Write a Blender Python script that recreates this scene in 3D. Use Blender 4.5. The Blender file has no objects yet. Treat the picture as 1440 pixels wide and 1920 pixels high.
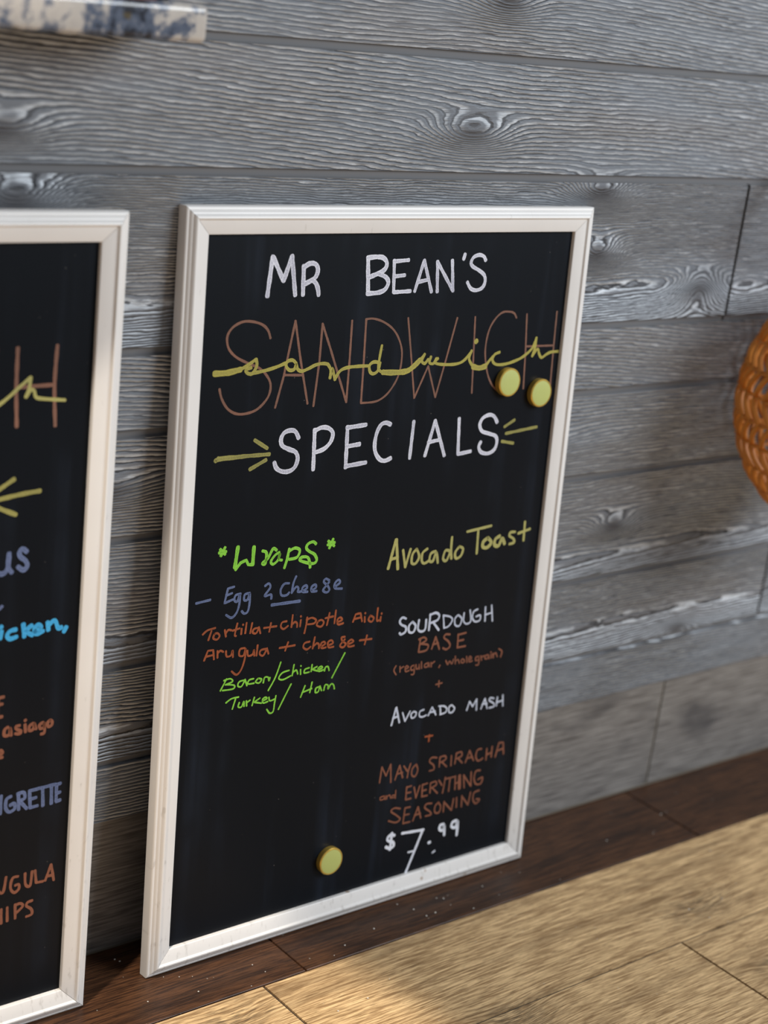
import bpy, bmesh, math, random
from mathutils import Vector, Matrix

random.seed(7)
S = bpy.context.scene
COL = S.collection

# ---------------------------------------------------------------- camera
cam_data = bpy.data.cameras.new('camera')
cam = bpy.data.objects.new('camera', cam_data)
COL.objects.link(cam)
cam_data.sensor_fit = 'VERTICAL'
cam_data.sensor_height = 36.0
cam_data.sensor_width = 27.0
cam_data.lens = 61.23
cam.matrix_world = Matrix.Translation((-0.99597, -1.49864, 1.16250)) @ \
    Matrix.Rotation(-0.724966, 4, 'Z') @ Matrix.Rotation(1.255804, 4, 'X') @ Matrix.Rotation(0.129316, 4, 'Z')
cam_data.clip_start = 0.05
cam_data.dof.use_dof = True
cam_data.dof.focus_distance = 1.97
cam_data.dof.aperture_fstop = 2.8
S.camera = cam

# ---------------------------------------------------------------- light and exposure
S.view_settings.view_transform = 'Standard'
S.view_settings.look = 'None'
S.view_settings.gamma = 1.0
S.view_settings.use_curve_mapping = False
S.view_settings.exposure = 0.0

world = bpy.data.worlds.new('room_daylight')
S.world = world
world.use_nodes = True
bg = world.node_tree.nodes['Background']
bg.inputs['Color'].default_value = (0.90, 0.94, 1.0, 1)
bg.inputs['Strength'].default_value = 0.26


def aim(o, loc, target):
    o.location = loc
    o.rotation_euler = (Vector(target) - Vector(loc)).to_track_quat('-Z', 'Y').to_euler()


def lamp(name, kind, loc, target, energy, color, **kw):
    ld = bpy.data.lights.new(name, kind)
    ld.energy = energy
    ld.color = color
    for k, v in kw.items():
        setattr(ld, k, v)
    o = bpy.data.objects.new(name, ld)
    COL.objects.link(o)
    aim(o, loc, target)
    return o


# the big shop window to the right of the boards (cool daylight)
lamp('window_daylight', 'AREA', (2.4, -2.8, 2.5), (0.4, 0, 0.6), 160, (0.90, 0.955, 1.0),
     shape='RECTANGLE', size=2.2, size_y=1.8)
# warm ceiling downlight above the left board; its cone ends just right of the main board's left corner
lamp('warm_downlight', 'SPOT', (-0.94, -0.40, 3.20), (-0.94, -0.40, 0.0), 450, (1.0, 0.89, 0.74),
     spot_size=math.radians(42), spot_blend=0.10, shadow_soft_size=0.03)


# ---------------------------------------------------------------- node helper
class NT:
    def __init__(self, name):
        self.mat = bpy.data.materials.new(name)
        self.mat.use_nodes = True
        self.t = self.mat.node_tree
        self.b = self.t.nodes['Principled BSDF']

    def put(self, sock, v):
        if isinstance(v, bpy.types.NodeSocket):
            self.t.links.new(v, sock)
        elif v is not None:
            if hasattr(sock.default_value, '__len__') and not hasattr(v, '__len__'):
                v = (v, v, v)
            if hasattr(sock.default_value, '__len__') and len(sock.default_value) == 4 and len(v) == 3:
                v = (*v, 1)
            sock.default_value = v

    def m(self, op, a, b=None, c=None, clamp=False):
        n = self.t.nodes.new('ShaderNodeMath')
        n.operation = op
        n.use_clamp = clamp
        for i, v in enumerate((a, b, c)):
            if v is not None:
                self.put(n.inputs[i], v)
        return n.outputs[0]

    def coord(self, kind='Object'):
        return self.t.nodes.new('ShaderNodeTexCoord').outputs[kind]

    def sep(self, v):
        n = self.t.nodes.new('ShaderNodeSeparateXYZ')
        self.put(n.inputs[0], v)
        return n.outputs[0], n.outputs[1], n.outputs[2]

    def vec(self, x=0.0, y=0.0, z=0.0):
        n = self.t.nodes.new('ShaderNodeCombineXYZ')
        for i, v in enumerate((x, y, z)):
            self.put(n.inputs[i], v)
        return n.outputs[0]

    def noise(self, v, scale=1.0, detail=2.0, rough=0.5):
        n = self.t.nodes.new('ShaderNodeTexNoise')
        self.put(n.inputs['Vector'], v)
        n.inputs['Scale'].default_value = scale
        n.inputs['Detail'].default_value = detail
        n.inputs['Roughness'].default_value = rough
        return n.outputs[0]

    def voronoi(self, v, scale=1.0):
        n = self.t.nodes.new('ShaderNodeTexVoronoi')
        self.put(n.inputs['Vector'], v)
        n.inputs['Scale'].default_value = scale
        return n.outputs['Distance']

    def step(self, v, a, b):
        n = self.t.nodes.new('ShaderNodeMapRange')
        n.interpolation_type = 'SMOOTHSTEP'
        self.put(n.inputs[0], v)
        self.put(n.inputs[1], a)
        self.put(n.inputs[2], b)
        return n.outputs[0]

    def mix(self, f, a, b):
        n = self.t.nodes.new('ShaderNodeMix')
        n.data_type = 'RGBA'
        self.put(n.inputs[0], f)
        self.put(n.inputs[6], a)
        self.put(n.inputs[7], b)
        return n.outputs[2]

    def attr(self, name):
        n = self.t.nodes.new('ShaderNodeAttribute')
        n.attribute_name = name
        return n.outputs['Fac']

    def bump(self, h, strength=0.5, dist=0.001):
        n = self.t.nodes.new('ShaderNodeBump')
        n.inputs['Strength'].default_value = strength
        n.inputs['Distance'].default_value = dist
        self.put(n.inputs['Height'], h)
        self.t.links.new(n.outputs[0], self.b.inputs['Normal'])

    def out(self, color=None, rough=None, **kw):
        if color is not None:
            self.put(self.b.inputs['Base Color'], color)
        if rough is not None:
            self.put(self.b.inputs['Roughness'], rough)
        for k, v in kw.items():
            self.put(self.b.inputs[k], v)
        return self.mat


def lin(r, g, b):
    f = lambda c: (c / 255 / 12.92) if c / 255 <= 0.04045 else ((c / 255 + 0.055) / 1.055) ** 2.4
    return (f(r), f(g), f(b))


# ---------------------------------------------------------------- materials
KNOTS = [  # x, z, half length, half height, strength
    (0.391, 0.965, 0.055, 0.020, 0.034), (-0.206, 0.953, 0.050, 0.020, 0.026), (-0.186, 0.886, 0.050, 0.022, 0.034),
    (0.632, 0.822, 0.040, 0.020, 0.028), (0.623, 0.900, 0.050, 0.020, 0.030), (0.420, 1.113, 0.050, 0.020, 0.026),
    (0.842, 0.768, 0.042, 0.026, 0.030), (0.752, 0.443, 0.040, 0.016, 0.024), (-0.060, 0.576, 0.060, 0.022, 0.020),
    (0.540, 0.570, 0.120, 0.026, 0.022), (0.93, 0.262, 0.040, 0.012, 0.016)]


def mat_planks():
    k = NT('embossed_grey_wood_planks')
    x, y, z = k.sep(k.coord())
    seed = k.attr('plank')
    xs = k.m('ADD', x, k.m('MULTIPLY', seed, 3.71))
    sd = k.m('MULTIPLY', seed, 1.37)
    n1 = k.noise(k.vec(k.m('MULTIPLY', xs, 2.2), sd, k.m('MULTIPLY', z, 11.0)), 1.0, 1.0)
    n2 = k.noise(k.vec(k.m('MULTIPLY', xs, 14.0), sd, k.m('MULTIPLY', z, 60.0)), 1.0, 2.0)
    n3 = k.noise(k.vec(k.m('MULTIPLY', xs, 55.0), sd, k.m('MULTIPLY', z, 210.0)), 1.0, 3.0)
    # flat-sawn board: growth rings fold back about the heart line of each board
    wob = k.m('MULTIPLY_ADD', k.noise(k.vec(k.m('MULTIPLY', xs, 1.3), sd, 0.0), 1.0, 1.0), 0.03, -0.015)
    da = k.m('SUBTRACT', k.m('SUBTRACT', z, k.attr('heart')), wob)
    t = k.m('SQRT', k.m('ADD', k.m('MULTIPLY', da, da), 0.00018))
    t = k.m('MULTIPLY_ADD', x, k.attr('drift'), t)
    t = k.m('MULTIPLY_ADD', n1, 0.016, t)
    t = k.m('MULTIPLY_ADD', n2, 0.0062, t)
    t = k.m('MULTIPLY_ADD', n3, 0.0024, t)
    knot_mask = None
    for (kx, kz, sx, sz, am) in KNOTS:
        dx = k.m('DIVIDE', k.m('SUBTRACT', x, kx), sx)
        dz = k.m('DIVIDE', k.m('SUBTRACT', z, kz), sz)
        r2 = k.m('ADD', k.m('MULTIPLY', dx, dx), k.m('MULTIPLY', dz, dz))
        g = k.m('EXPONENT', k.m('MULTIPLY', r2, -0.9))
        t = k.m('MULTIPLY_ADD', g, am, t)
        core = k.m('EXPONENT', k.m('MULTIPLY', r2, -4.0))
        knot_mask = core if knot_mask is None else k.m('ADD', knot_mask, core)
    ph = k.m('FRACT', k.m('DIVIDE', t, k.attr('ring')))
    # soft rise, sharp fall: raised late wood with a dark valley after it
    ridge = k.m('MULTIPLY', k.step(ph, 0.05, 0.55), k.m('SUBTRACT', 1.0, k.step(ph, 0.78, 0.98)))
    patch = k.noise(k.vec(k.m('MULTIPLY', xs, 5.0), sd, k.m('MULTIPLY', z, 22.0)), 1.0, 3.0)
    fib = k.noise(k.vec(k.m('MULTIPLY', xs, 26.0), sd, k.m('MULTIPLY', z, 620.0)), 1.0, 2.0)
    amp = k.step(patch, 0.22, 0.62)
    r = k.m('MULTIPLY', ridge, k.m('MULTIPLY_ADD', amp, 0.75, 0.25))
    base = k.mix(patch, lin(92, 96, 102), lin(132, 137, 145))
    tint = k.noise(k.vec(k.m('MULTIPLY', xs, 2.1), sd, k.m('MULTIPLY', z, 12.0)), 1.0, 2.0)
    base = k.mix(k.m('MULTIPLY', k.step(tint, 0.45, 0.7), 0.45), base, lin(118, 112, 110))
    # pale crests: light from above on the ridges, painted into the grain colour
    crest = k.m('MULTIPLY', k.step(ph, 0.10, 0.2), k.m('SUBTRACT', 1.0, k.step(ph, 0.32, 0.62)))
    crest = k.m('MULTIPLY', k.m('MULTIPLY', crest, k.m('MULTIPLY_ADD', amp, 0.65, 0.40)), k.step(fib, 0.28, 0.50))
    crest = k.m('MULTIPLY', crest, k.m('SUBTRACT', 1.0, knot_mask, clamp=True))
    col = k.mix(k.m('MULTIPLY', crest, 0.92), base, lin(214, 220, 227))
    valley = k.m('SUBTRACT', 1.0, k.step(ph, 0.04, 0.18))
    valley = k.m('ADD', valley, k.step(ph, 0.88, 0.98), clamp=True)
    col = k.mix(k.m('MULTIPLY', k.m('MULTIPLY', valley, k.m('MULTIPLY_ADD', amp, 0.6, 0.4)), 0.95), col, lin(44, 45, 49))
    col = k.mix(k.m('MULTIPLY', k.step(fib, 0.58, 0.75), 0.25), col, lin(70, 70, 74))
    col = k.mix(k.m('MULTIPLY', knot_mask, 0.75, clamp=True), col, lin(74, 72, 74))
    groove = k.attr('groove')
    col = k.mix(groove, col, lin(108, 108, 110))
    h = k.m('ADD', r, k.m('MULTIPLY', fib, 0.25))
    h = k.m('MULTIPLY', h, k.m('SUBTRACT', 1.0, groove))
    k.bump(h, 1.0, 0.0018)
    return k.out(col, 0.55, **{'Specular IOR Level': 0.35})


def mat_wall_tile():
    k = NT('smooth_grey_wood_print_tile')
    x, y, z = k.sep(k.coord())
    seed = k.attr('plank')
    xs = k.m('ADD', x, k.m('MULTIPLY', seed, 2.3))
    st = k.noise(k.vec(k.m('MULTIPLY', xs, 14.0), seed, k.m('MULTIPLY', z, 330.0)), 1.0, 4.0, 0.6)
    bl = k.noise(k.vec(k.m('MULTIPLY', xs, 7.0), seed, k.m('MULTIPLY', z, 16.0)), 1.0, 3.0)
    col = k.mix(k.step(st, 0.3, 0.7), lin(84, 80, 78), lin(138, 134, 130))
    col = k.mix(k.m('MULTIPLY', k.step(bl, 0.52, 0.72), 0.75), col, lin(62, 61, 64))
    k.bump(st, 0.25, 0.0008)
    return k.out(col, 0.42)


FLOOR_KNOTS = [(0.335, -0.345, 0.050, 0.030), (0.732, -0.280, 0.060, 0.022), (0.045, -0.185, 0.05, 0.02), (0.72, -0.42, 0.03, 0.015)]


def mat_floor(name, ca, cb, cdark, rough, dark_amt, knots):
    k = NT(name)
    x, y, z = k.sep(k.coord())
    seed = k.attr('plank')
    xs = k.m('ADD', x, k.m('MULTIPLY', seed, 4.1))
    sd = k.m('MULTIPLY', seed, 2.9)
    warp = k.noise(k.vec(k.m('MULTIPLY', xs, 3.0), k.m('MULTIPLY', y, 10.0), sd), 1.0, 2.0)
    kn = None
    for (kx, ky, sx, sy) in knots:
        dx = k.m('DIVIDE', k.m('SUBTRACT', x, kx), sx)
        dy = k.m('DIVIDE', k.m('SUBTRACT', y, ky), sy)
        g = k.m('EXPONENT', k.m('MULTIPLY', k.m('ADD', k.m('MULTIPLY', dx, dx), k.m('MULTIPLY', dy, dy)), -0.7))
        kn = g if kn is None else k.m('ADD', kn, g)
    yy = k.m('MULTIPLY_ADD', warp, 0.012, y)
    if kn is not None:
        yy = k.m('MULTIPLY_ADD', kn, 0.012, yy)
    st = k.noise(k.vec(k.m('MULTIPLY', xs, 22.0), k.m('MULTIPLY', yy, 480.0), sd), 1.0, 4.0, 0.62)
    st2 = k.noise(k.vec(k.m('MULTIPLY', xs, 3.5), k.m('MULTIPLY', yy, 42.0), sd), 1.0, 3.0)
    fine = k.noise(k.vec(k.m('MULTIPLY', xs, 60.0), k.m('MULTIPLY', yy, 900.0), sd), 1.0, 2.0)
    col = k.mix(k.step(st, 0.34, 0.66), ca, cb)
    col = k.mix(k.m('MULTIPLY', k.step(st2, 0.5, 0.72), dark_amt), col, cdark)
    col = k.mix(k.m('MULTIPLY', k.step(fine, 0.56, 0.7), 0.6), col, cdark)
    if kn is not None:
        knn = k.m('MULTIPLY', k.m('MULTIPLY', kn, 0.75, clamp=True), k.step(fine, 0.35, 0.6))
        col = k.mix(knn, col, lin(72, 62, 50))
    speck = k.m('SUBTRACT', 1.0, k.step(k.voronoi(k.vec(x, y, 0), 46.0), 0.03, 0.05))
    col = k.mix(k.m('MULTIPLY', speck, 0.5), col, lin(190, 185, 175))
    k.bump(k.m('ADD', st, k.m('MULTIPLY', fine, 0.5)), 0.35, 0.0008)
    return k.out(col, rough, **{'Specular IOR Level': 0.2})


def mat_plain(name, col, rough, var=0.12, scale=40.0, **kw):
    k = NT(name)
    n = k.noise(k.coord(), scale, 3.0)
    d = tuple(c * (1 - var) for c in col)
    u = tuple(min(1.0, c * (1 + var)) for c in col)
    return k.out(k.mix(n, d, u), rough, **kw)


def mat_frame():
    k = NT('white_painted_moulding')
    p = k.coord()
    x, y, z = k.sep(p)
    n = k.noise(p, 9.0, 3.0)
    col = k.mix(n, lin(214, 210, 207), lin(228, 225, 222))
    v = k.voronoi(p, 38.0)
    w = k.noise(p, 7.0, 2.0)
    # old drips and scuffs, thicker near the foot
    low = k.m('MULTIPLY_ADD', k.m('SUBTRACT', 1.0, k.step(z, 0.0, 0.45)), 0.10, 0.0)
    spot = k.m('MULTIPLY', k.m('SUBTRACT', 1.0, k.step(v, 0.06, 0.14)), k.step(k.m('ADD', w, low), 0.60, 0.66))
    col = k.mix(k.m('MULTIPLY', spot, 0.75), col, lin(150, 116, 84))
    scuff = k.noise(k.vec(k.m('MULTIPLY', x, 160.0), y, k.m('MULTIPLY', z, 60.0)), 1.0, 4.0)
    col = k.mix(k.m('MULTIPLY', k.step(k.m('ADD', scuff, low), 0.66, 0.8), 0.30), col, lin(140, 132, 122))
    return k.out(col, 0.38)


def mat_board():
    k = NT('black_chalkboard_surface')
    p = k.coord()
    x, y, z = k.sep(p)
    wipe = k.noise(k.vec(k.m('MULTIPLY', x, 34.0), 0.0, k.m('MULTIPLY', z, 2.2)), 1.0, 3.0)
    cloud = k.noise(k.vec(k.m('MULTIPLY', x, 6.0), 3.0, k.m('MULTIPLY', z, 5.0)), 1.0, 3.0)
    f = k.m('MULTIPLY', k.step(wipe, 0.45, 0.8), k.step(cloud, 0.4, 0.7))
    col = k.mix(f, lin(7, 12, 19), lin(24, 31, 42))
    dust = k.m('SUBTRACT', 1.0, k.step(k.voronoi(p, 60.0), 0.02, 0.05))
    dust = k.m('MULTIPLY', dust, k.step(cloud, 0.45, 0.6))
    col = k.mix(k.m('MULTIPLY', dust, 0.5), col, lin(120, 115, 108))
    return k.out(col, k.m('MULTIPLY_ADD', f, 0.1, 0.42), **{'Specular IOR Level': 0.13})


def mat_pen(name, edge, mid, streak=0.5):
    """liquid chalk: denser at the edges of the stroke, streaky along it"""
    k = NT(name)
    u, v, _ = k.sep(k.coord('UV'))
    e = k.m('POWER', k.m('ABSOLUTE', k.m('MULTIPLY_ADD', u, 2.0, -1.0)), 2.0)
    n = k.noise(k.vec(k.m('MULTIPLY', u, 7.0), k.m('MULTIPLY', v, 60.0), 0.0), 1.0, 3.0)
    n2 = k.noise(k.coord(), 22.0, 2.0)
    f = k.m('ADD', k.m('MULTIPLY', e, 0.45), k.m('MULTIPLY', k.step(n, 0.3, 0.75), streak))
    f = k.m('ADD', f, k.m('MULTIPLY_ADD', n2, 0.8, -0.4), clamp=True)
    return k.out(k.mix(f, mid, edge), 0.7, **{'Specular IOR Level': 0.2})


M_PLANK = mat_planks()
M_TILE = mat_wall_tile()
M_FLOOR = mat_floor('light_oak_print_floor', lin(146, 114, 78), lin(232, 196, 146), lin(106, 82, 56), 0.42, 0.5, FLOOR_KNOTS)
M_STRIP = mat_floor('dark_walnut_print_floor', lin(44, 28, 20), lin(88, 58, 38), lin(32, 22, 18), 0.36, 0.5, [])
M_GROUT = mat_plain('floor_grout', lin(66, 56, 47), 0.9)
M_WGROUT = mat_plain('wall_grout', lin(112, 104, 92), 0.9)
M_FRAME = mat_frame()
M_BOARD = mat_board()
PENS = {
    'white': mat_pen('white_marker', lin(240, 240, 248), lin(150, 150, 166), 0.6),
    'chalk': mat_pen('chalky_white_marker', lin(214, 218, 228), lin(150, 158, 180), 0.8),
    'price': mat_pen('bright_white_marker', lin(228, 230, 236), lin(196, 201, 216), 0.8),
    'brown': mat_pen('brown_marker', lin(146, 100, 80), lin(100, 76, 66), 0.6),
    'rust': mat_pen('rust_brown_marker', lin(150, 92, 68), lin(104, 68, 54), 0.7),
    'orange': mat_pen('orange_marker', lin(176, 92, 52), lin(112, 60, 40), 0.7),
    'yellow': mat_pen('yellow_marker', lin(180, 168, 80), lin(134, 128, 68), 0.7),
    'olive': mat_pen('olive_yellow_marker', lin(164, 158, 88), lin(116, 112, 66), 0.7),
    'paleyellow': mat_pen('pale_yellow_marker', lin(184, 176, 100), lin(140, 138, 92), 0.7),
    'green': mat_pen('lime_green_marker', lin(150, 220, 76), lin(104, 164, 52), 0.8),
    'slate': mat_pen('slate_blue_marker', lin(114, 128, 166), lin(64, 74, 104), 0.7),
    'cyan': mat_pen('bright_blue_marker', lin(72, 172, 220), lin(48, 132, 186), 0.8),
}
M_GOLD = mat_plain('brushed_gold_metal', (0.66, 0.44, 0.09), 0.30, 0.06, 200.0, Metallic=0.65)
M_GOLDFACE = mat_plain('satin_gold_face', lin(174, 180, 104), 0.55, 0.03, 300.0)
M_STEEL = mat_plain('dark_steel', (0.12, 0.12, 0.13), 0.35, 0.1, 60.0, Metallic=1.0)
M_WICKER = mat_plain('orange_brown_wicker', lin(206, 130, 46), 0.5, 0.30, 60.0)


def mat_granite():
    k = NT('speckled_granite')
    p = k.coord()
    a = k.noise(p, 16.0, 4.0, 0.6)
    b = k.noise(p, 70.0, 4.0, 0.65)
    c = k.noise(k.vec(*k.sep(p)), 45.0, 2.0)
    col = k.mix(b, lin(150, 143, 138), lin(206, 198, 188))
    f = k.m('ADD', k.m('MULTIPLY', a, 0.75), k.m('MULTIPLY', b, 0.5))
    col = k.mix(k.step(f, 0.575, 0.66), col, lin(84, 92, 108))
    col = k.mix(k.step(f, 0.67, 0.76), col, lin(34, 37, 46))
    col = k.mix(k.m('MULTIPLY', k.step(c, 0.68, 0.74), 0.7), col, lin(92, 80, 52))
    return k.out(col, 0.14)


M_GRANITE = mat_granite()
M_BOX = mat_plain('reddish_brown_wood', lin(150, 82, 48), 0.5, 0.3, 30.0)
M_BLACK = mat_plain('black_trim', lin(22, 20, 20), 0.5)
M_CRUMB = mat_plain('pale_crumbs', lin(205, 198, 188), 0.8)


# ---------------------------------------------------------------- object helpers
def link(name, bm, mats, parent=None, smooth=False, seeds=None):
    me = bpy.data.meshes.new(name)
    bm.normal_update()
    bm.to_mesh(me)
    bm.free()
    for m in (mats if isinstance(mats, (list, tuple)) else [mats]):
        me.materials.append(m)
    if smooth:
        for p in me.polygons:
            p.use_smooth = True
        if hasattr(me, 'set_sharp_from_angle'):
            me.set_sharp_from_angle(angle=math.radians(38))
    o = bpy.data.objects.new(name, me)
    COL.objects.link(o)
    if parent:
        o.parent = parent
    return o


def tag(o, label=None, cat=None, group=None, kind=None):
    for k, v in (('label', label), ('category', cat), ('group', group), ('kind', kind)):
        if v:
            o[k] = v
    return o


def thing(name, loc, rot, label, cat, group=None):
    o = bpy.data.objects.new(name, None)
    o.empty_display_size = 0.05
    COL.objects.link(o)
    o.matrix_world = Matrix.Translation(loc) @ rot
    return tag(o, label, cat, group)


def box(bm, x0, x1, y0, y1, z0, z1, bevel=0.0, seg=1):
    r = bmesh.ops.create_cube(bm, size=1.0)
    for v in r['verts']:
        v.co = Vector(((x0 + x1) / 2 + v.co.x * (x1 - x0), (y0 + y1) / 2 + v.co.y * (y1 - y0), (z0 + z1) / 2 + v.co.z * (z1 - z0)))
    if bevel:
        es = list({e for v in r['verts'] for e in v.link_edges})
        bmesh.ops.bevel(bm, geom=es, offset=bevel, segments=seg, affect='EDGES', profile=0.5)


def tube(bm, pts, rad, sides=8, closed=False, cap=True):
    n = len(pts)
    rings = []
    up = Vector((0.123, 0.31, 0.94)).normalized()
    prev = None
    for i, p in enumerate(pts):
        a = pts[(i - 1) % n] if (closed or i > 0) else p
        b = pts[(i + 1) % n] if (closed or i < n - 1) else p
        t = (Vector(b) - Vector(a)).normalized()
        if prev is None:
            s = t.cross(up).normalized()
        else:
            s = (prev - t * prev.dot(t)).normalized()
        prev = s
        q = t.cross(s)
        r = rad[i] if hasattr(rad, '__len__') else rad
        rings.append([bm.verts.new(Vector(p) + (s * math.cos(2 * math.pi * j / sides) + q * math.sin(2 * math.pi * j / sides)) * r) for j in range(sides)])
    for i in range(n if closed else n - 1):
        A, B = rings[i], rings[(i + 1) % n]
        for j in range(sides):
            bm.faces.new((A[j], A[(j + 1) % sides], B[(j + 1) % sides], B[j]))
    if cap and not closed:
        bm.faces.new(rings[0][::-1])
        bm.faces.new(rings[-1])


# ---------------------------------------------------------------- setting: wall
ROWS = [0.0, 0.1770, 0.2475, 0.3656, 0.5160, 0.6346, 0.7242, 0.9120, 1.0472, 1.20, 1.34, 1.53, 1.62, 1.74, 1.89]
JOINTS = {1: [], 2: [-0.62, 1.120], 3: [-0.95], 4: [-0.40, 1.9], 5: [-0.85, 1.5], 6: [0.908], 7: [-0.72], 8: [-0.55, 1.65]}
X0, X1 = -1.6, 2.4
GR = 0.0078
bm = bmesh.new()
lp = bm.faces.layers.float.new('plank')
lg = bm.faces.layers.float.new('groove')
lh = bm.faces.layers.float.new('heart')
ld_ = bm.faces.layers.float.new('drift')
lr = bm.faces.layers.float.new('ring')
# heart line height, lengthwise drift, ring spacing of each course
GRAIN = {1: (0.150, 0.03, 0.0040), 2: (0.290, 0.02, 0.0036), 3: (0.400, 0.03, 0.0042), 4: (0.445, 0.04, 0.0046), 5: (0.568, 0.070, 0.0050),
         6: (0.780, 0.015, 0.0030), 7: (0.872, 0.050, 0.0052), 8: (0.942, 0.036, 0.0050), 9: (1.098, 0.030, 0.0056)}
sd = 0
for i in range(1, len(ROWS) - 1):
    z0, z1 = ROWS[i], ROWS[i + 1]
    xs = [X0] + JOINTS.get(i, [-0.3]) + [X1]
    for a, b in zip(xs[:-1], xs[1:]):
        sd += 1
        xa, xb = a + (0.0025 if a > X0 else 0), b - (0.0025 if b < X1 else 0)
        # profile up the plank: foot of the groove, groove floor, chamfer, face, soft top edge
        prof = [(z0, 0.0045, 1), (z0 + GR, 0.0035, 1), (z0 + GR + 0.0006, 0.0, 0), (z1 - 0.0012, 0.0, 0), (z1, 0.0045, 0)]
        if i == 1:
            prof = [(z0, 0.0200, 0), (z0 + 0.0006, 0.0, 0), (z1 - 0.0012, 0.0, 0), (z1, 0.0045, 0)]
        cols = [[bm.verts.new((x, yy, zz)) for zz, yy, _ in prof] for x in (xa, xb)]
        for j in range(len(prof) - 1):
            f = bm.faces.new((cols[0][j], cols[1][j], cols[1][j + 1], cols[0][j + 1]))
            f[lp] = sd
            f[lh], f[ld_], f[lr] = GRAIN.get(i, (z0 + 0.05, 0.05, 0.005))
            f[lg] = 1.0 if (i > 1 and j != 2) else 0.0
# bottom course: smooth wood-print tiles set back a few millimetres
bt = []
for a, b in ((X0, -0.27), (-0.27, 0.9335), (0.9335, X1)):
    sd += 1
    g0, g1 = a + (0.0022 if a > X0 else 0), b - (0.0022 if b < X1 else 0)
    f = bm.faces.new([bm.verts.new(c) for c in ((g0, 0.005, 0.003), (g1, 0.005, 0.003), (g1, 0.005, 0.179), (g0, 0.005, 0.179))])
    f[lp] = sd
    f.material_index = 1
# grout and body of the wall behind the boards
f0 = len(bm.faces)
box(bm, X0, X1, 0.0065, 0.12, -0.02, ROWS[-1])
bm.faces.ensure_lookup_table()
for f in bm.faces[f0:]:
    f.material_index = 2
bmesh.ops.recalc_face_normals(bm, faces=bm.faces[f0:])
tag(link('wall_back', bm, [M_PLANK, M_TILE, M_WGROUT]), kind='structure')


# ---------------------------------------------------------------- setting: floor
def floor_tiles(name, rows, y_back, thick, mat, grout, g=0.0018, bev=0.0, ext=(-2.6, 2.4)):
    bm = bmesh.new()
    lp = bm.faces.layers.float.new('plank')
    k = 0
    ymin = min(r[0] for r in rows)
    for (ya, yb, joints) in rows:
        xs = [ext[0]] + joints + [ext[1]]
        for a, b in zip(xs[:-1], xs[1:]):
            k += 1
            n0 = len(bm.faces)
            box(bm, a + g, b - g, ya + g, yb - g, -thick, 0.0, bev, 1)
            bm.faces.ensure_lookup_table()
            for f in bm.faces[n0:]:
                f[lp] = k * 1.7 + ya * 10
    n0 = len(bm.faces)
    box(bm, ext[0], ext[1], ymin, y_back, -0.03, -0.0022)
    bm.faces.ensure_lookup_table()
    for f in bm.faces[n0:]:
        f.material_index = 1
    return tag(link(name, bm, [mat, grout]), kind='structure')


rows = []
yy = -0.1444
offs = [[-1.6, 0.112, 1.06], [-0.30, 0.642, 1.58], [-0.6, 0.33, 1.2], [-1.0, 0.0, 0.9], [-0.4, 0.6, 1.7], [-0.9, 0.2, 1.1]]
for r in range(12):
    rows.append((yy - 0.1804, yy, offs[r % 6]))
    yy -= 0.1804
floor_tiles('floor', rows, -0.1444, 0.010, M_FLOOR, M_GROUT)
floor_tiles('trim_1', [(-0.1444, 0.0065, [-1.246, -0.535, 0.176, 0.887, 1.598])], 0.0065, 0.010, M_STRIP, M_GROUT, g=0.0011, bev=0.0006)

# ---------------------------------------------------------------- chalkboards
BW, BH = 0.600, 0.8837
PROFILE = [(0.0, 0.0), (0.0, 0.0120), (0.0008, 0.0132), (0.0022, 0.0138), (0.0040, 0.0138), (0.0046, 0.0146), (0.0060, 0.0158),
           (0.0078, 0.0162), (0.0084, 0.0170), (0.0098, 0.0186), (0.0114, 0.0192), (0.0128, 0.0188), (0.0138, 0.0174), (0.0144, 0.0166),
           (0.0285, 0.0140), (0.0295, 0.0132), (0.0295, 0.0030), (0.0200, 0.0)]
RECESS = 0.0085


def rail_mesh(side, W, H):
    """one mitred length of moulding; board axes: x across, -y towards the viewer, z up"""
    bm = bmesh.new()
    gap = 0.00025
    ends = []
    for e in (0, 1):
        ring = []
        for (u, n) in PROFILE:
            if side == 'b':
                c = ((u + gap) if e == 0 else W - u - gap, -n, u)
            elif side == 't':
                c = ((u + gap) if e == 0 else W - u - gap, -n, H - u)
            elif side == 'l':
                c = (u, -n, (u + gap) if e == 0 else H - u - gap)
            else:
                c = (W - u, -n, (u + gap) if e == 0 else H - u - gap)
            ring.append(bm.verts.new(c))
        ends.append(ring)
    n = len(PROFILE)
    for j in range(n):
        bm.faces.new((ends[0][j], ends[1][j], ends[1][(j + 1) % n], ends[0][(j + 1) % n]))
    bm.faces.new(ends[0])
    bm.faces.new(ends[1])
    bmesh.ops.recalc_face_normals(bm, faces=bm.faces[:])
    return bm


def smooth_line(pts):
    if len(pts) < 3:
        return pts
    out = []
    n = len(pts)
    for i in range(n - 1):
        p0, p1, p2, p3 = pts[max(i - 1, 0)], pts[i], pts[i + 1], pts[min(i + 2, n - 1)]
        for s in range(6):
            t = s / 6
            out.append(tuple(0.5 * ((2 * b) + (-a + c) * t + (2 * a - 5 * b + 4 * c - d) * t * t + (-a + 3 * b - 3 * c + d) * t ** 3)
                             for a, b, c, d in zip(p0, p1, p2, p3)))
    out.append(pts[-1])
    return out


def resample(pts, step=0.0016):
    out = [pts[0]]
    for a, b in zip(pts[:-1], pts[1:]):
        d = math.dist(a, b)
        k = max(1, int(d / step))
        for s in range(1, k + 1):
            out.append((a[0] + (b[0] - a[0]) * s / k, a[1] + (b[1] - a[1]) * s / k))
    return out


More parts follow.
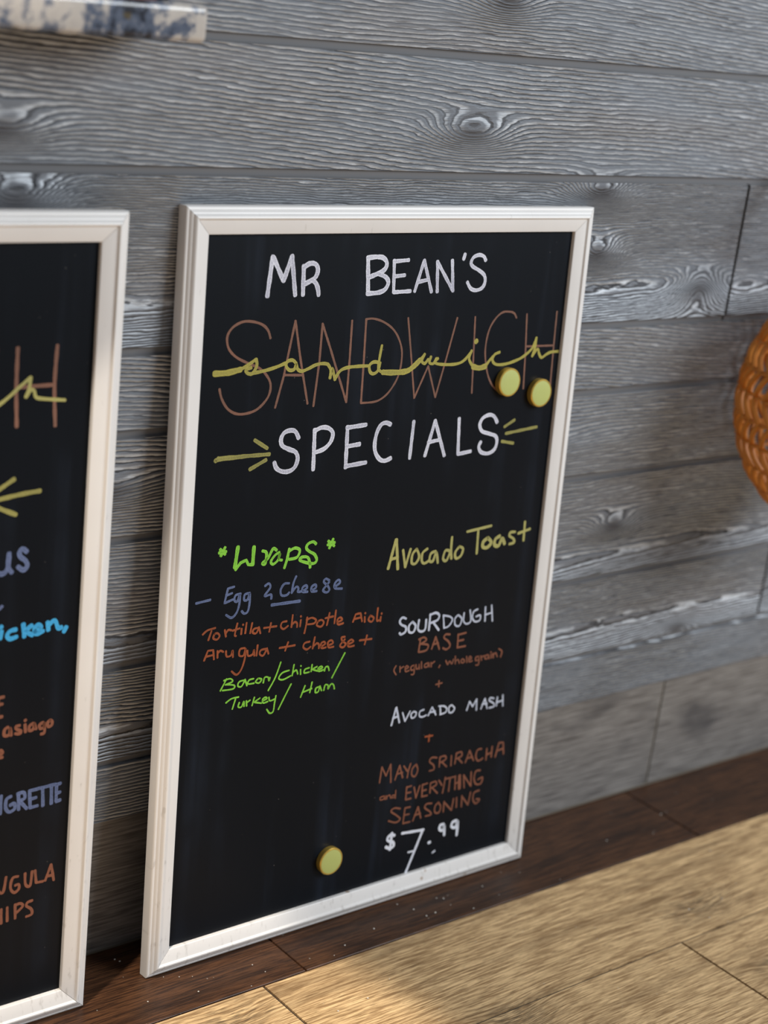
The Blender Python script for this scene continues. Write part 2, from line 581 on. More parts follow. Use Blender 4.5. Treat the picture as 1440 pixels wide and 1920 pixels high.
def lettering(parent, data, mat, label, lift, rnd):
    """strokes of one block of handwriting as thin layers of dried liquid chalk"""
    bm = bmesh.new()
    uvl = bm.loops.layers.uv.new('UVMap')
    for si, s in enumerate(data.split(';')):
        sharp = s[0] == '|'
        w, p = s.lstrip('|').split(':')
        w = float(w) * 1e-4
        pts = [tuple(float(c) * 1e-4 for c in q.split(',')) for q in p.split()]
        pts = resample(pts if (sharp or len(pts) < 3) else smooth_line(pts))
        h = lift + 0.000004 * si
        n = len(pts)
        dist = 0.0
        prev = None
        ph = rnd.uniform(0, 9)
        sections = []
        for i, q in enumerate(pts):
            a, b = pts[max(i - 1, 0)], pts[min(i + 1, n - 1)]
            tx, tz = b[0] - a[0], b[1] - a[1]
            L = math.hypot(tx, tz) or 1e-9
            tx, tz = tx / L, tz / L
            if i:
                dist += math.dist(pts[i - 1], q)
            hw = 0.5 * w * (1 + 0.07 * math.sin(dist * 330 + ph) + rnd.uniform(-0.05, 0.05))
            sections.append((q, tx, tz, hw, dist))
        # rounded ends
        q, tx, tz, hw, d0 = sections[0]
        head = [((q[0] - tx * hw * c, q[1] - tz * hw * c), tx, tz, hw * s_, d0 - hw * c) for c, s_ in ((0.75, 0.45), (0.45, 0.82))]
        q, tx, tz, hw, d1 = sections[-1]
        tail = [((q[0] + tx * hw * c, q[1] + tz * hw * c), tx, tz, hw * s_, d1 + hw * c) for c, s_ in ((0.45, 0.82), (0.75, 0.45))]
        row = None
        for (q, tx, tz, hw, dd) in head + sections + tail:
            L = bm.verts.new((q[0] - tz * hw, -h, q[1] + tx * hw))
            R = bm.verts.new((q[0] + tz * hw, -h, q[1] - tx * hw))
            if row:
                f = bm.faces.new((row[0], row[1], R, L))
                if f.calc_area() > 0:
                    f.normal_update()
                    flip = f.normal.y > 0
                for lo, uv in zip(f.loops, ((0, row[2]), (1, row[2]), (1, dd), (0, dd))):
                    lo[uvl].uv = (uv[0], uv[1] * 10 + si * 0.37)
                if f.normal.y > 0:
                    f.normal_flip()
            row = (L, R, dd)
    o = link('chalk_lettering', bm, mat, parent)
    return tag(o, label)


def chalkboard(which, loc, rot, label):
    t = thing('chalkboard', loc, rot, label, 'chalkboard', 'white framed chalkboards leaning on the wall')
    for side in 'blrt':
        link('frame_rail', rail_mesh(side, BW, BH), M_FRAME, t, smooth=True)
    bm = bmesh.new()
    box(bm, 0.024, BW - 0.024, -RECESS, -0.0035, 0.024, BH - 0.024)
    panel = link('writing_panel', bm, M_BOARD, t)
    rnd = random.Random(3)
    k = 0
    for (b, name, col, data) in LETTERING:
        if b == which:
            lettering(panel, data, PENS[col], name, RECESS + 0.00008 + 0.00002 * k, rnd)
            k += 1
    return t


LETTERING = [
    ('main', 'white first title word', 'white', '54:1126,7870 1166,8296;54:1173,8288 1329,8030;54:1329,8030 1421,8287;54:1423,8299 1500,7869;54:1591,8187 1606,7869;54:1593,8167 1657,8207 1730,8211 1775,8179 1787,8117 1748,8048 1633,7994;54:1721,8030 1773,7993 1808,7927 1822,7860'),
    ('main', 'white second title word', 'white', '54:2485,8268 2524,7859;54:2486,8261 2604,8270 2708,8257 2766,8193 2723,8114 2535,8046;54:2644,8084 2762,8041 2810,7976 2767,7897 2667,7865 2513,7859;44:2872,8227 2900,7863;44:2873,8215 3087,8227;44:2899,8044 3048,8055;44:2900,7863 3152,7869;44:3216,7863 3323,8220;44:3323,8220 3474,7852;44:3267,7973 3402,7994;44:3528,8204 3564,7850;44:3529,8198 3809,7856;44:3757,8213 3809,7852;44:3949,8283 3932,8224;44:4288,8204 4251,8251 4174,8270 4090,8244 4056,8180 4092,8134 4198,8086 4286,8029 4311,7954 4275,7880 4179,7851 4088,7876 4026,7951'),
    ('main', 'thin brown capitals of the struck through word', 'brown', '28:1205,7409 1166,7496 1086,7561 953,7600 824,7602 708,7553 642,7473 639,7382 681,7296 779,7215 932,7145 1086,7082 1187,6998 1246,6901 1241,6791 1182,6701 1075,6621 937,6589 806,6599 690,6665 609,6779 574,6884;|28:1331,6627 1418,6969 1529,7587;|28:1529,7587 1633,7162 1777,6643;28:1420,6989 1689,6972;|28:1863,6608 1902,7116 1908,7541;|28:1909,7536 2049,7244 2331,6625;|28:2332,6621 2333,7125 2326,7559;|28:2529,7568 2542,7082 2550,6598;24:2531,7567 2633,7569 2775,7531 2922,7450 3028,7337 3100,7179 3104,6995 3060,6842 2957,6701 2848,6625 2735,6596 2551,6596;|24:3154,7558 3235,7181 3354,6601;24:3354,6601 3529,6972;24:3529,6972 3685,6588;|24:3685,6588 3807,7060 3921,7530;|24:4208,7532 4235,7132 4272,6600;24:4895,7493 4847,7552 4766,7574 4650,7569 4544,7497 4459,7368 4425,7180 4443,7007 4508,6812 4604,6671 4705,6601;|24:5066,7535 5107,7089 5138,6599;24:5119,7131 5581,7121;|24:5584,7546 5591,7144 5608,6579'),
    ('main', 'yellow joined-up script over the brown capitals', 'yellow', '38:835,7084 933,7129 1031,7186;38:1031,7186 1046,7115 996,7033 931,7037 904,7074 973,7096;38:996,7033 1163,7054 1313,7085 1434,7122;38:1580,7110 1528,7149 1461,7140 1442,7094 1489,7041 1556,7045 1581,7099 1605,7045 1665,7018 1761,7044 1856,7079 1954,7089 2025,7077;38:2025,7077 2071,7011 2070,6917;|38:2070,6922 2096,7025 2143,6894;38:2142,6902 2204,6987 2302,7022 2465,7029 2610,7026;38:2774,7056 2689,7066 2631,7028 2649,6953 2703,6929 2763,6963 2785,7052;65:499,7057 571,7055 680,7059 835,7084;35:2793,7254 2773,7113 2766,7005 2802,6952 2885,6933;35:3393,7053 3458,7115;35:3458,7119 3424,7039 3471,7007 3519,7056;35:3559,7082 3543,7014 3606,6999 3647,7059;35:3672,7057 3628,7013 3718,6984 3942,6972 4087,7007 4204,7118;35:4203,7124 4174,7022 4249,6926;35:4455,6921 4510,6985 4567,7039;35:4670,7082 4591,7057 4561,6992 4621,6935 4765,6927 4919,6953 5071,7003 5217,7103 5273,7233;35:5273,7233 5268,7120 5231,7005;35:5231,7005 5313,7089 5349,7028 5398,6977 5474,7012 5552,7038 5689,7041;66:2838,6939 3003,6926 3192,6930 3294,6976 3393,7053;66:4249,6926 4354,6903 4455,6921;66:4266,7229 4259,7239'),
    ('main', 'white heading word', 'white', '52:1687,6255 1637,6332 1567,6353 1481,6331 1442,6259 1468,6184 1566,6135 1658,6095 1694,6018 1663,5923 1587,5881 1489,5886 1407,5931 1371,6002;52:1908,6334 1927,5865;52:1910,6318 2003,6351 2105,6335 2172,6272 2151,6175 2066,6100 1952,6069;52:2381,6330 2398,5846;52:2372,6319 2655,6333;52:2394,6097 2579,6109;52:2396,5863 2697,5880;52:3024,6308 2957,6333 2884,6317 2829,6232 2807,6103 2827,5992 2901,5900 2985,5874 3069,5897;46:3382,6317 3366,5868;46:3604,5877 3722,6301;46:3722,6301 3918,5853;46:3639,6040 3818,6058;46:4107,6297 4141,5848;46:4141,5852 4349,5869;46:4747,6203 4684,6281 4602,6306 4502,6275 4458,6196 4503,6111 4621,6070 4745,6026 4777,5944 4742,5854 4642,5816 4526,5842 4478,5911 4503,5973'),
    ('main', 'yellow-olive dashes before the heading', 'olive', '44:1082,6281 1262,6173;44:609,6117 1297,6103;44:575,6088 619,6103 935,6106;44:1041,5953 1254,6042'),
    ('main', 'yellow-olive dashes after the heading', 'olive', '37:4881,6134 5046,6210;37:4914,6046 5448,6089;37:4861,5951 5062,5910'),
    ('main', 'bright green lettering between two asterisks', 'green', '36:774,5089 724,4998;36:710,5073 780,5007;36:697,5035 791,5038;36:2299,5000 2251,4895;36:2228,4983 2322,4912;36:2220,4937 2324,4954;48:948,5072 923,4836;48:1168,5045 1165,4837;|36:933,4807 998,4880 1073,4903 1103,4845 1165,4837;36:1289,4983 1347,4951 1341,4827 1301,4835 1375,4889 1436,4989 1487,4966;|36:1666,4960 1646,4837 1615,4737;36:1659,4928 1746,4959 1819,4924 1786,4844 1677,4833;36:2048,4972 2005,5002 1935,4986 1913,4938 1964,4889 2039,4845 2077,4772 2029,4736 1904,4769 1830,4805 1857,4835 1939,4824 1976,4760 1988,4694;32:1529,4936 1472,4910 1418,4842 1451,4804 1516,4846 1539,4926 1525,4856 1573,4837'),
    ('main', 'slate blue lettering with an underline', 'slate', '28:429,4486 618,4500;|28:932,4609 847,4599 811,4432 924,4460;28:843,4522 909,4537;28:1026,4512 959,4505 944,4449 984,4427 1016,4505 1015,4389 984,4293 920,4244 841,4290;28:1152,4502 1085,4495 1080,4429 1128,4431 1152,4502 1157,4384 1139,4286 1092,4268 1055,4302;28:1358,4557 1410,4580 1434,4529 1362,4438 1450,4442 1459,4391;28:1701,4542 1631,4544 1586,4482 1602,4412 1673,4402 1711,4430;28:1796,4614 1762,4534 1748,4417;28:1755,4433 1807,4485 1839,4463 1837,4421 1884,4418;28:1904,4420 1963,4446 1950,4482 1900,4463 1905,4411 1977,4401;28:2038,4409 2097,4435 2084,4472 2034,4453 2039,4395 2112,4390;28:2289,4495 2234,4523 2206,4489 2263,4438 2300,4381 2261,4351 2205,4385 2243,4432 2290,4477;28:2381,4404 2451,4446 2426,4484 2377,4448 2383,4386 2490,4366;36:1471,4313 1874,4302'),
    ('main', 'first line of orange lettering', 'orange', '24:542,4104 605,4144 708,4156;24:658,4130 622,4025;24:703,4086 687,4039 736,4014 772,4050 741,4089 703,4086;24:838,4112 859,4028;24:856,4070 888,4104 931,4092;24:1007,4164 980,4034 999,4014;24:947,4086 1043,4099;24:1070,4092 1068,4025;24:1084,4140 1089,4131;24:1134,4152 1124,4027;24:1213,4137 1193,4016;24:1313,4065 1244,4059 1228,4019 1278,4003 1311,4065;24:1310,4072 1338,3991;24:1383,4049 1563,4043;24:1479,4095 1461,3990;24:1704,4081 1640,4077 1624,4028 1667,3992 1729,4022;24:1786,4145 1778,3997;24:1782,4026 1824,4053 1857,4031 1861,3984;24:1909,4066 1904,3984;24:1904,4114 1909,4104;|24:2001,4083 1996,4001 1975,3891;24:1992,4053 2069,4067 2134,4031 2107,3992 2018,3994;24:2167,4009 2151,3962 2216,3935 2254,3978 2219,4018 2167,4009;24:2331,4088 2303,3938;24:2270,4031 2391,4035;24:2424,4106 2415,3944;24:2460,3954 2529,3970 2497,4007 2457,3981 2474,3921 2550,3926;|24:2698,3917 2732,4010 2807,4012 2840,3904;24:2712,3951 2820,3957;24:2876,3956 2883,3889;24:2877,4005 2883,3996;24:2961,3957 2938,3907 2991,3875 3019,3921 2961,3957;24:3073,4038 3071,3886 3105,3876;24:3130,3917 3127,3860;24:3136,3961 3142,3951'),
    ('main', 'second line of orange lettering', 'orange', '|24:581,3789 625,3899 697,3895 714,3780;24:607,3832 710,3837;24:755,3877 761,3792;24:758,3843 794,3871 837,3850;24:872,3854 886,3788 944,3790 963,3846 974,3764;24:1133,3848 1066,3842 1061,3770 1120,3760 1144,3837 1142,3727 1103,3597 1039,3540 967,3595;24:1171,3811 1186,3745 1248,3752 1264,3805 1274,3730;24:1310,3853 1304,3725;24:1444,3787 1364,3784 1348,3738 1400,3712 1446,3787;24:1445,3794 1473,3721;24:1626,3766 1849,3763;24:1747,3818 1711,3717;24:2064,3772 1993,3766 1976,3716 2031,3681 2085,3707;24:2137,3818 2115,3676;24:2119,3698 2172,3733 2205,3713 2209,3665;24:2239,3681 2300,3707 2276,3737 2236,3717 2252,3662 2315,3660;24:2355,3680 2417,3696 2392,3736 2341,3718 2358,3653 2432,3649;24:2593,3747 2544,3746 2559,3700 2613,3655 2578,3616 2528,3648 2596,3715;24:2646,3641 2730,3663 2695,3695 2648,3667 2664,3611 2746,3610;24:2828,3663 3015,3652;24:2936,3710 2911,3597'),
    ('main', 'first line of lime green lettering', 'green', '20:905,3513 828,3382;20:868,3499 954,3507 990,3467 891,3443;20:901,3445 1015,3416 1003,3375 857,3381;20:1163,3454 1085,3446 1069,3397 1119,3383 1163,3454;20:1164,3461 1196,3378;20:1286,3448 1223,3442 1210,3398 1296,3391;20:1352,3441 1315,3405 1366,3381 1399,3421 1352,3441;20:1427,3371 1442,3434 1492,3428 1506,3384 1519,3420;20:1661,3586 1595,3406 1506,3262;20:1793,3462 1693,3447 1647,3388 1710,3360 1820,3389;20:1858,3521 1841,3385;20:1848,3423 1897,3446 1922,3392;20:1959,3444 1965,3381;20:1959,3491 1964,3482;20:2088,3442 2026,3432 2020,3389 2093,3388;20:2127,3474 2120,3389;|20:2203,3436 2128,3414 2214,3381;20:2224,3392 2286,3408 2263,3430 2222,3410 2236,3372 2303,3378;20:2321,3362 2332,3405 2370,3407 2392,3354;20:2613,3539 2530,3401 2442,3252'),
    ('main', 'second line of lime green lettering', 'green', '20:917,3220 992,3257 1089,3259;20:1047,3243 1011,3124;20:1104,3189 1092,3138 1138,3129 1167,3190 1174,3128;20:1202,3192 1211,3126;20:1204,3165 1256,3190;20:1314,3214 1287,3115;|20:1395,3190 1314,3153 1421,3121;20:1435,3148 1494,3163 1472,3185 1433,3166 1447,3119 1511,3125;20:1523,3175 1541,3128 1611,3138;20:1624,3177 1611,3088 1599,2985 1549,2973 1504,3029;20:1835,3284 1758,3149 1673,2995;20:2045,3225 1990,3088;20:2147,3251 2123,3122;20:2006,3143 2150,3170;20:2265,3171 2213,3162 2208,3110 2250,3111 2267,3174;20:2269,3179 2300,3114;20:2334,3113 2349,3179 2393,3165 2397,3120 2435,3172 2474,3160 2495,3102'),
    ('main', 'pale yellow heading of the second column', 'paleyellow', '40:3180,4519 3265,4874;40:3274,4876 3335,4495;40:3204,4632 3318,4644;35:3393,4727 3450,4507;35:3450,4502 3512,4724;35:3612,4712 3552,4654 3550,4545 3614,4529 3662,4610 3612,4712;35:3786,4693 3714,4649 3711,4551 3754,4510 3824,4533;35:3927,4644 3852,4624 3837,4537 3893,4522 3938,4628 3978,4488;35:4164,4617 4088,4632 4061,4531 4119,4500 4174,4613;35:4177,4796 4180,4643 4200,4513;35:4317,4656 4256,4587 4276,4508 4353,4529 4381,4618 4317,4656;35:4423,4835 4832,4864;35:4611,4851 4624,4525;35:5263,4732 5183,4734 5168,4691 5244,4643 5261,4593 5180,4580;35:5420,4847 5429,4596;35:5319,4705 5525,4740;47:4791,4711 4720,4668 4719,4601 4794,4584 4857,4643 4791,4711;47:4996,4709 4923,4674 4923,4599 4993,4584 5043,4672 5095,4594'),
    ('main', 'chalky white word of the second column', 'chalk', '30:3542,3828 3482,3852 3443,3812 3473,3762 3550,3719 3548,3658 3482,3633 3456,3657;30:3653,3772 3601,3726 3610,3648 3679,3632 3709,3709 3653,3772;30:3758,3779 3753,3664 3806,3620 3872,3640 3876,3765;30:3937,3829 3937,3614;30:3929,3815 4025,3831 4089,3790 4066,3731 3961,3709;30:3989,3720 4103,3593;23:4159,3779 4190,3605;23:4159,3776 4273,3743 4319,3692 4268,3621 4190,3605;23:4412,3745 4362,3701 4378,3615 4451,3596 4480,3683 4412,3745;23:4511,3757 4515,3649 4572,3601 4639,3630 4610,3779;23:4743,3770 4675,3748 4664,3670 4713,3610 4795,3614 4796,3682 4725,3674;23:4875,3782 4891,3588;23:4981,3790 5022,3570;23:4879,3674 5002,3688'),
    ('main', 'brown capitals', 'rust', '25:3809,3515 3798,3353;25:3783,3519 3865,3534 3909,3491 3816,3451;25:3835,3453 3947,3419 3925,3355 3803,3349;25:4013,3356 4064,3509;25:4064,3509 4144,3331;25:4026,3414 4118,3417;25:4303,3502 4231,3514 4206,3474 4284,3414 4322,3347 4267,3309 4203,3337;25:4445,3483 4453,3299;25:4446,3474 4577,3481;25:4451,3391 4548,3391;25:4452,3303 4590,3300'),
    ('main', 'small rust brown words in brackets', 'rust', '20:3447,3230 3418,3176 3460,3110;20:3512,3211 3520,3135;20:3515,3179 3574,3200;20:3602,3160 3654,3174 3622,3200 3600,3176 3615,3126 3669,3132;20:3740,3187 3697,3174 3702,3130 3746,3134 3745,3189 3753,3073 3709,3070;20:3773,3189 3789,3130 3823,3137 3827,3188 3839,3118;20:3863,3213 3874,3123;20:3975,3178 3922,3167 3926,3130 3971,3130 3985,3176 4002,3121;20:4025,3177 4036,3115;20:4031,3152 4084,3178;20:4181,3111 4165,3082;20:4275,3158 4313,3099 4342,3139 4383,3095 4407,3152;20:4432,3187 4445,3084;20:4441,3117 4484,3134 4513,3080;20:4561,3133 4538,3108 4568,3074 4602,3097 4561,3133;20:4629,3154 4644,3069;20:4671,3101 4717,3110 4692,3143 4669,3118 4685,3072 4736,3074;20:4840,3118 4793,3110 4799,3067 4845,3075 4850,3116 4854,3009 4807,3005;20:4881,3119 4900,3054;20:4888,3093 4944,3112;20:5006,3114 4960,3101 4965,3063 5013,3067 5011,3113 5035,3055;20:5059,3108 5072,3057;20:5053,3142 5058,3136;20:5090,3116 5109,3054;20:5104,3089 5142,3115 5176,3056;20:5188,3165 5252,3117 5237,3041'),
    ('main', 'small rust brown plus sign', 'rust', '20:4142,2858 4251,2862;20:4191,2902 4197,2816'),
    ('main', 'smaller chalky white two-word line', 'chalk', '27:3457,2439 3509,2663;|27:3514,2670 3585,2453;27:3470,2532 3561,2542;22:3625,2577 3678,2451;22:3678,2451 3748,2573;22:3812,2557 3771,2529 3787,2473 3840,2483 3854,2533 3812,2557;22:3981,2549 3917,2537 3914,2477 3966,2454 4030,2467;22:4061,2453 4118,2558;22:4118,2558 4193,2439;22:4087,2491 4177,2490;22:4254,2548 4274,2431;22:4229,2549 4322,2532 4374,2485 4354,2440 4264,2430;22:4455,2523 4411,2502 4420,2430 4474,2420 4509,2467 4455,2523;22:4727,2396 4764,2513;22:4764,2513 4826,2431;22:4826,2431 4887,2523;22:4887,2523 4901,2367;22:4980,2368 5036,2503;22:5036,2503 5092,2355;22:4993,2432 5082,2423;22:5198,2473 5136,2493 5120,2458 5203,2404 5210,2358 5129,2356;22:5261,2481 5257,2357;22:5355,2493 5377,2334;22:5250,2408 5372,2415'),
    ('main', 'first rust brown line of capitals', 'rust', '23:3346,1688 3362,1898;23:3362,1898 3444,1763;23:3444,1763 3506,1907;23:3506,1907 3533,1654;23:3599,1672 3657,1858;23:3657,1858 3726,1676;23:3620,1748 3718,1748;23:3728,1835 3796,1750;|23:3841,1843 3815,1763 3803,1659;23:3937,1814 3878,1765 3878,1679 3937,1650 3973,1728 3937,1814;23:4287,1830 4197,1849 4163,1802 4237,1737 4250,1676 4174,1671;23:4338,1827 4340,1690;23:4338,1827 4425,1825 4442,1775 4347,1746;23:4389,1742 4469,1667;23:4538,1804 4546,1662;23:4624,1824 4612,1676;23:4619,1817 4703,1824 4721,1766 4635,1742;23:4660,1742 4743,1661;23:4798,1653 4855,1809;23:4855,1809 4943,1652;23:4820,1708 4921,1707;23:5068,1790 4998,1788 4978,1703 5026,1629 5108,1647;23:5166,1773 5170,1612;23:5260,1783 5263,1634;23:5167,1685 5265,1698;|23:5336,1619 5379,1810 5458,1802 5486,1630;23:5347,1698 5474,1714'),
    ('main', 'small orange plus sign', 'orange', '23:4045,2169 4172,2159;23:4114,2181 4114,2090'),
    ('main', 'rust brown line of capitals with a small word', 'rust', '23:3811,1532 3812,1355;23:3812,1523 3891,1527;23:3812,1442 3891,1440;23:3812,1351 3901,1351;23:3938,1498 3986,1339;23:3986,1339 4034,1498;23:4077,1505 4087,1333;23:4078,1497 4164,1502;23:4078,1414 4154,1413;23:4083,1334 4179,1328;23:4216,1491 4222,1352;23:4216,1491 4302,1496 4319,1446 4225,1417;23:4255,1416 4352,1322;23:4357,1501 4423,1414;|23:4467,1518 4456,1390 4443,1302;23:4470,1492 4625,1491;23:4554,1482 4549,1302;23:4645,1495 4659,1303;23:4658,1392 4742,1390;23:4793,1479 4823,1291;23:4801,1464 4943,1289;23:4943,1289 4923,1493;23:5087,1482 5007,1483 4987,1389 5031,1298 5120,1287 5141,1369 5062,1356;50:4719,1486 4738,1302;18:3445,1488 3381,1483 3385,1448 3439,1449 3449,1487 3464,1435;18:3478,1485 3489,1437;18:3486,1462 3529,1482 3558,1430;18:3623,1460 3578,1463 3581,1432 3629,1438;18:3629,1524 3632,1413'),
    ('main', 'last rust brown line of capitals', 'rust', '23:3735,1246 3637,1277 3582,1244 3685,1163 3747,1098 3676,1069 3552,1120;23:3815,1236 3803,1027;23:3815,1236 3905,1231;23:3810,1138 3896,1134;23:3803,1024 3919,1021;23:3969,1021 4039,1200;23:4039,1200 4103,1030;23:3991,1095 4091,1096;23:4271,1196 4183,1208 4158,1159 4250,1087 4276,1039 4179,1037;23:4385,1186 4334,1134 4344,1052 4413,1035 4435,1111 4385,1186;23:4489,1170 4491,1022;23:4491,1162 4633,1014;23:4633,1014 4654,1174;23:4706,1179 4718,1036;23:4799,1183 4809,1023;23:4800,1174 4925,1022;23:4925,1022 4951,1199;23:5105,1190 5015,1176 5007,1080 5065,1010 5130,1051 5067,1074'),
    ('main', 'white price with small raised cents', 'price', '40:3680,888 3614,911 3565,879 3579,837 3662,797 3676,740 3615,722 3548,759;40:3632,933 3621,704;40:4519,843 4462,840 4459,780 4520,757 4532,827 4550,678;40:4749,839 4681,833 4667,772 4740,746 4771,828 4776,622;40:4283,637 4308,636;37:3805,886 4171,847;37:4160,849 4050,583 3931,302;23:3939,586 4060,580;23:4368,472 4407,489'),
    ('left', 'brown capital at the end of the struck through word', 'brown', '38:4878,7526 4879,7147 4900,6749;38:5302,7533 5290,7139 5319,6725;38:4883,7139 5286,7142;38:4656,7533 4657,7161 4680,6765'),
    ('left', 'thin yellow script stroke over the brown capital', 'paleyellow', '35:4560,6906 4645,6941 4799,7046 4918,7145 5029,7229;35:5029,7229 5017,7122 4985,7038;35:4985,7038 5035,7105 5072,7094 5092,7035 5157,7011 5414,6980'),
    ('left', 'three yellow dashes of the burst', 'olive', '45:4714,6114 4897,6219;45:4683,6020 4985,6057 5185,6071;45:4721,5948 4931,5852'),
    ('left', 'slate blue letters', 'slate', '49:4706,5444 4729,5302 4804,5249 4865,5302 4876,5457;49:4876,5457 4873,5318 4913,5252;49:5068,5451 5021,5488 4989,5452 5001,5407 5060,5355 5081,5300 5040,5261 4978,5304'),
    ('left', 'short slate blue stroke', 'slate', '33:4756,4869 4792,4882 4822,4907'),
    ('left', 'bright blue lettering', 'cyan', '47:4826,4640 4814,4564;47:4818,4691 4822,4682;47:4986,4635 4922,4627 4890,4582 4925,4544 4999,4556;47:5067,4679 5083,4542;|47:5162,4652 5084,4600 5176,4545;47:5197,4578 5267,4609 5237,4650 5195,4615 5217,4551 5297,4571;47:5340,4661 5354,4571;47:5352,4623 5422,4666 5465,4576 5503,4579;47:5559,4572 5533,4525;47:4682,4677 4706,4549 4701,4656 4756,4657 4778,4555'),
    ('left', 'small brown lettering', 'rust', '34:4819,3920 4881,3920;34:4822,3843 4871,3845;34:4828,3705 4872,3706;34:4819,3920 4823,3711'),
    ('left', 'small brown word', 'rust', '34:4945,3576 4906,3551 4908,3488 4960,3489 4968,3561 4983,3475;34:5076,3568 5035,3565 5041,3535 5090,3503 5080,3476 5028,3486;34:5137,3567 5146,3480;34:5135,3617 5140,3609;34:5229,3560 5189,3539 5191,3487 5239,3500 5241,3558 5267,3490;34:5345,3549 5304,3528 5318,3484 5359,3499 5356,3547 5366,3436 5328,3422;34:5425,3560 5396,3532 5410,3489 5447,3500 5449,3540 5425,3560'),
    ('left', 'single small brown letter', 'rust', '34:4850,3272 4894,3297 4872,3330 4849,3306 4860,3252 4896,3249'),
    ('left', 'thick slate blue capitals', 'slate', '37:4898,2811 4896,2606;37:5013,2780 4962,2757 4957,2660 4998,2605 5061,2629 5052,2691 5006,2679;37:5097,2795 5108,2607;37:5086,2791 5157,2793 5172,2725 5108,2706;37:5120,2698 5201,2597;37:5224,2801 5240,2604;37:5224,2796 5312,2797;37:5234,2695 5305,2702;37:5240,2599 5326,2602;37:5319,2800 5429,2801;37:5378,2789 5390,2587;37:5441,2803 5530,2806;37:5481,2789 5489,2588;37:5540,2800 5545,2603;37:5540,2795 5587,2803;37:5545,2694 5588,2701;37:5546,2598 5593,2608;37:4798,2788 4850,2617;37:4865,2796 4850,2617'),
    ('left', 'brown capitals near the bottom of the board', 'rust', '31:4892,1854 4915,1708 4969,1681 4996,1850;31:5137,1821 5072,1814 5053,1706 5098,1639 5151,1668 5148,1723 5106,1722;31:5218,1835 5229,1701 5284,1675 5300,1837;31:5335,1840 5355,1689;31:5355,1689 5438,1684;31:5462,1685 5525,1862;31:5525,1862 5566,1664;31:5483,1734 5556,1727'),
    ('left', 'lowest brown capitals', 'rust', '31:4954,1479 4961,1308;31:4888,1395 4958,1393;31:4884,1491 4885,1313;31:5024,1484 5031,1317;31:5116,1494 5124,1322;31:5117,1482 5175,1489 5208,1449 5133,1386;31:5317,1486 5263,1477 5253,1437 5310,1385 5320,1322 5254,1309'),
]


TH = 0.063213
ROT_MAIN = Matrix.Rotation(-TH, 4, 'X')
LOC_MAIN = Vector((0.0, -0.055786, 0.0))
chalkboard('main', LOC_MAIN, ROT_MAIN, 'whole white-framed black menu chalkboard with sandwich specials, leaning on the grey plank wall')
TL = 0.03528
ROT_LEFT = Matrix.Rotation(-0.00848, 4, 'Z') @ Matrix.Rotation(-TL, 4, 'X')
LOC_LEFT = Vector((-0.08814, -0.06660, 0.0)) + (ROT_LEFT @ Vector((-BW, 0, 0)))
chalkboard('left', LOC_LEFT, ROT_LEFT, 'white-framed black chalkboard cut off by the left edge of the photo, with bright blue lettering')


# ---------------------------------------------------------------- gold magnets on the main board
def lathe(bm, prof, seg=40):
    rings = [[bm.verts.new((r * math.cos(2 * math.pi * j / seg), -n, r * math.sin(2 * math.pi * j / seg))) for j in range(seg)] for r, n in prof]
    for A, B in zip(rings[:-1], rings[1:]):
        for j in range(seg):
            bm.faces.new((A[j], A[(j + 1) % seg], B[(j + 1) % seg], B[j]))
    bm.faces.new(rings[0])
    bm.faces.new(rings[-1])
    bmesh.ops.recalc_face_normals(bm, faces=bm.faces[:])


R = 0.0178
t = None
for (u, v, label) in (
        (0.4820, 0.6712, 'gold disc magnet under the yellow script end, upper of the close pair'),
        (0.5386, 0.6542, 'gold disc magnet close beside the right frame rail, lower of the pair'),
        (0.2605, 0.0831, 'gold disc magnet alone near the bottom rail of the chalkboard')):
    w = LOC_MAIN + ROT_MAIN @ Vector((u, -RECESS - 0.0022, v))
    if t is None:
        t = thing('disc_magnet', w, ROT_MAIN, label, 'magnet', 'gold disc magnets on the chalkboard')
        bm = bmesh.new()
        lathe(bm, [(R - 0.0006, -0.0020), (R, -0.0014), (R, 0.0052), (R - 0.0008, 0.0061), (R - 0.0018, 0.0062), (R - 0.0021, 0.0058)])
        link('rim', bm, M_GOLD, t, smooth=True)
        bm = bmesh.new()
        lathe(bm, [(R - 0.0022, 0.0050), (R - 0.0022, 0.0060), (R - 0.0026, 0.0061), (0.004, 0.0061)])
        link('face', bm, M_GOLDFACE, t, smooth=True)
        proto = t
    else:
        c = proto.copy()
        COL.objects.link(c)
        c['label'] = label
        c.matrix_world = Matrix.Translation(w) @ ROT_MAIN
        for ch in list(proto.children):
            d = ch.copy()
            COL.objects.link(d)
            d.parent = c

# ---------------------------------------------------------------- granite ledge above the left board
bm = bmesh.new()
zb, zt = 1.0500, 1.0850
box(bm, -1.5, -0.0505, -0.100, 0.0, zb, zt, 0.0065, 4)
tag(link('granite_ledge', bm, M_GRANITE, smooth=True),
    'speckled grey and cream granite ledge on the wall above the left board', 'counter ledge')
t = thing('wooden_box', (-0.18, -0.045, zt), Matrix.Identity(4), 'reddish brown box with a black end standing on the granite ledge', 'box')
bm = bmesh.new()
box(bm, -0.10, 0.088, -0.03, 0.03, 0.0, 0.06, 0.002, 2)
link('body', bm, M_BOX, t)
bm = bmesh.new()
box(bm, 0.0882, 0.100, -0.031, 0.031, 0.0, 0.062, 0.002, 2)
link('end_cap', bm, M_BLACK, t)

# ---------------------------------------------------------------- wicker basket hanging on the wall
BC = Vector((1.005, -0.160, 0.640))
t = thing('wicker_basket', BC + Vector((0, 0, -0.175)), Matrix.Identity(4),
          'orange-brown woven wicker basket hanging at the right edge of the photo', 'basket')
RA, HB = 0.148, 0.175


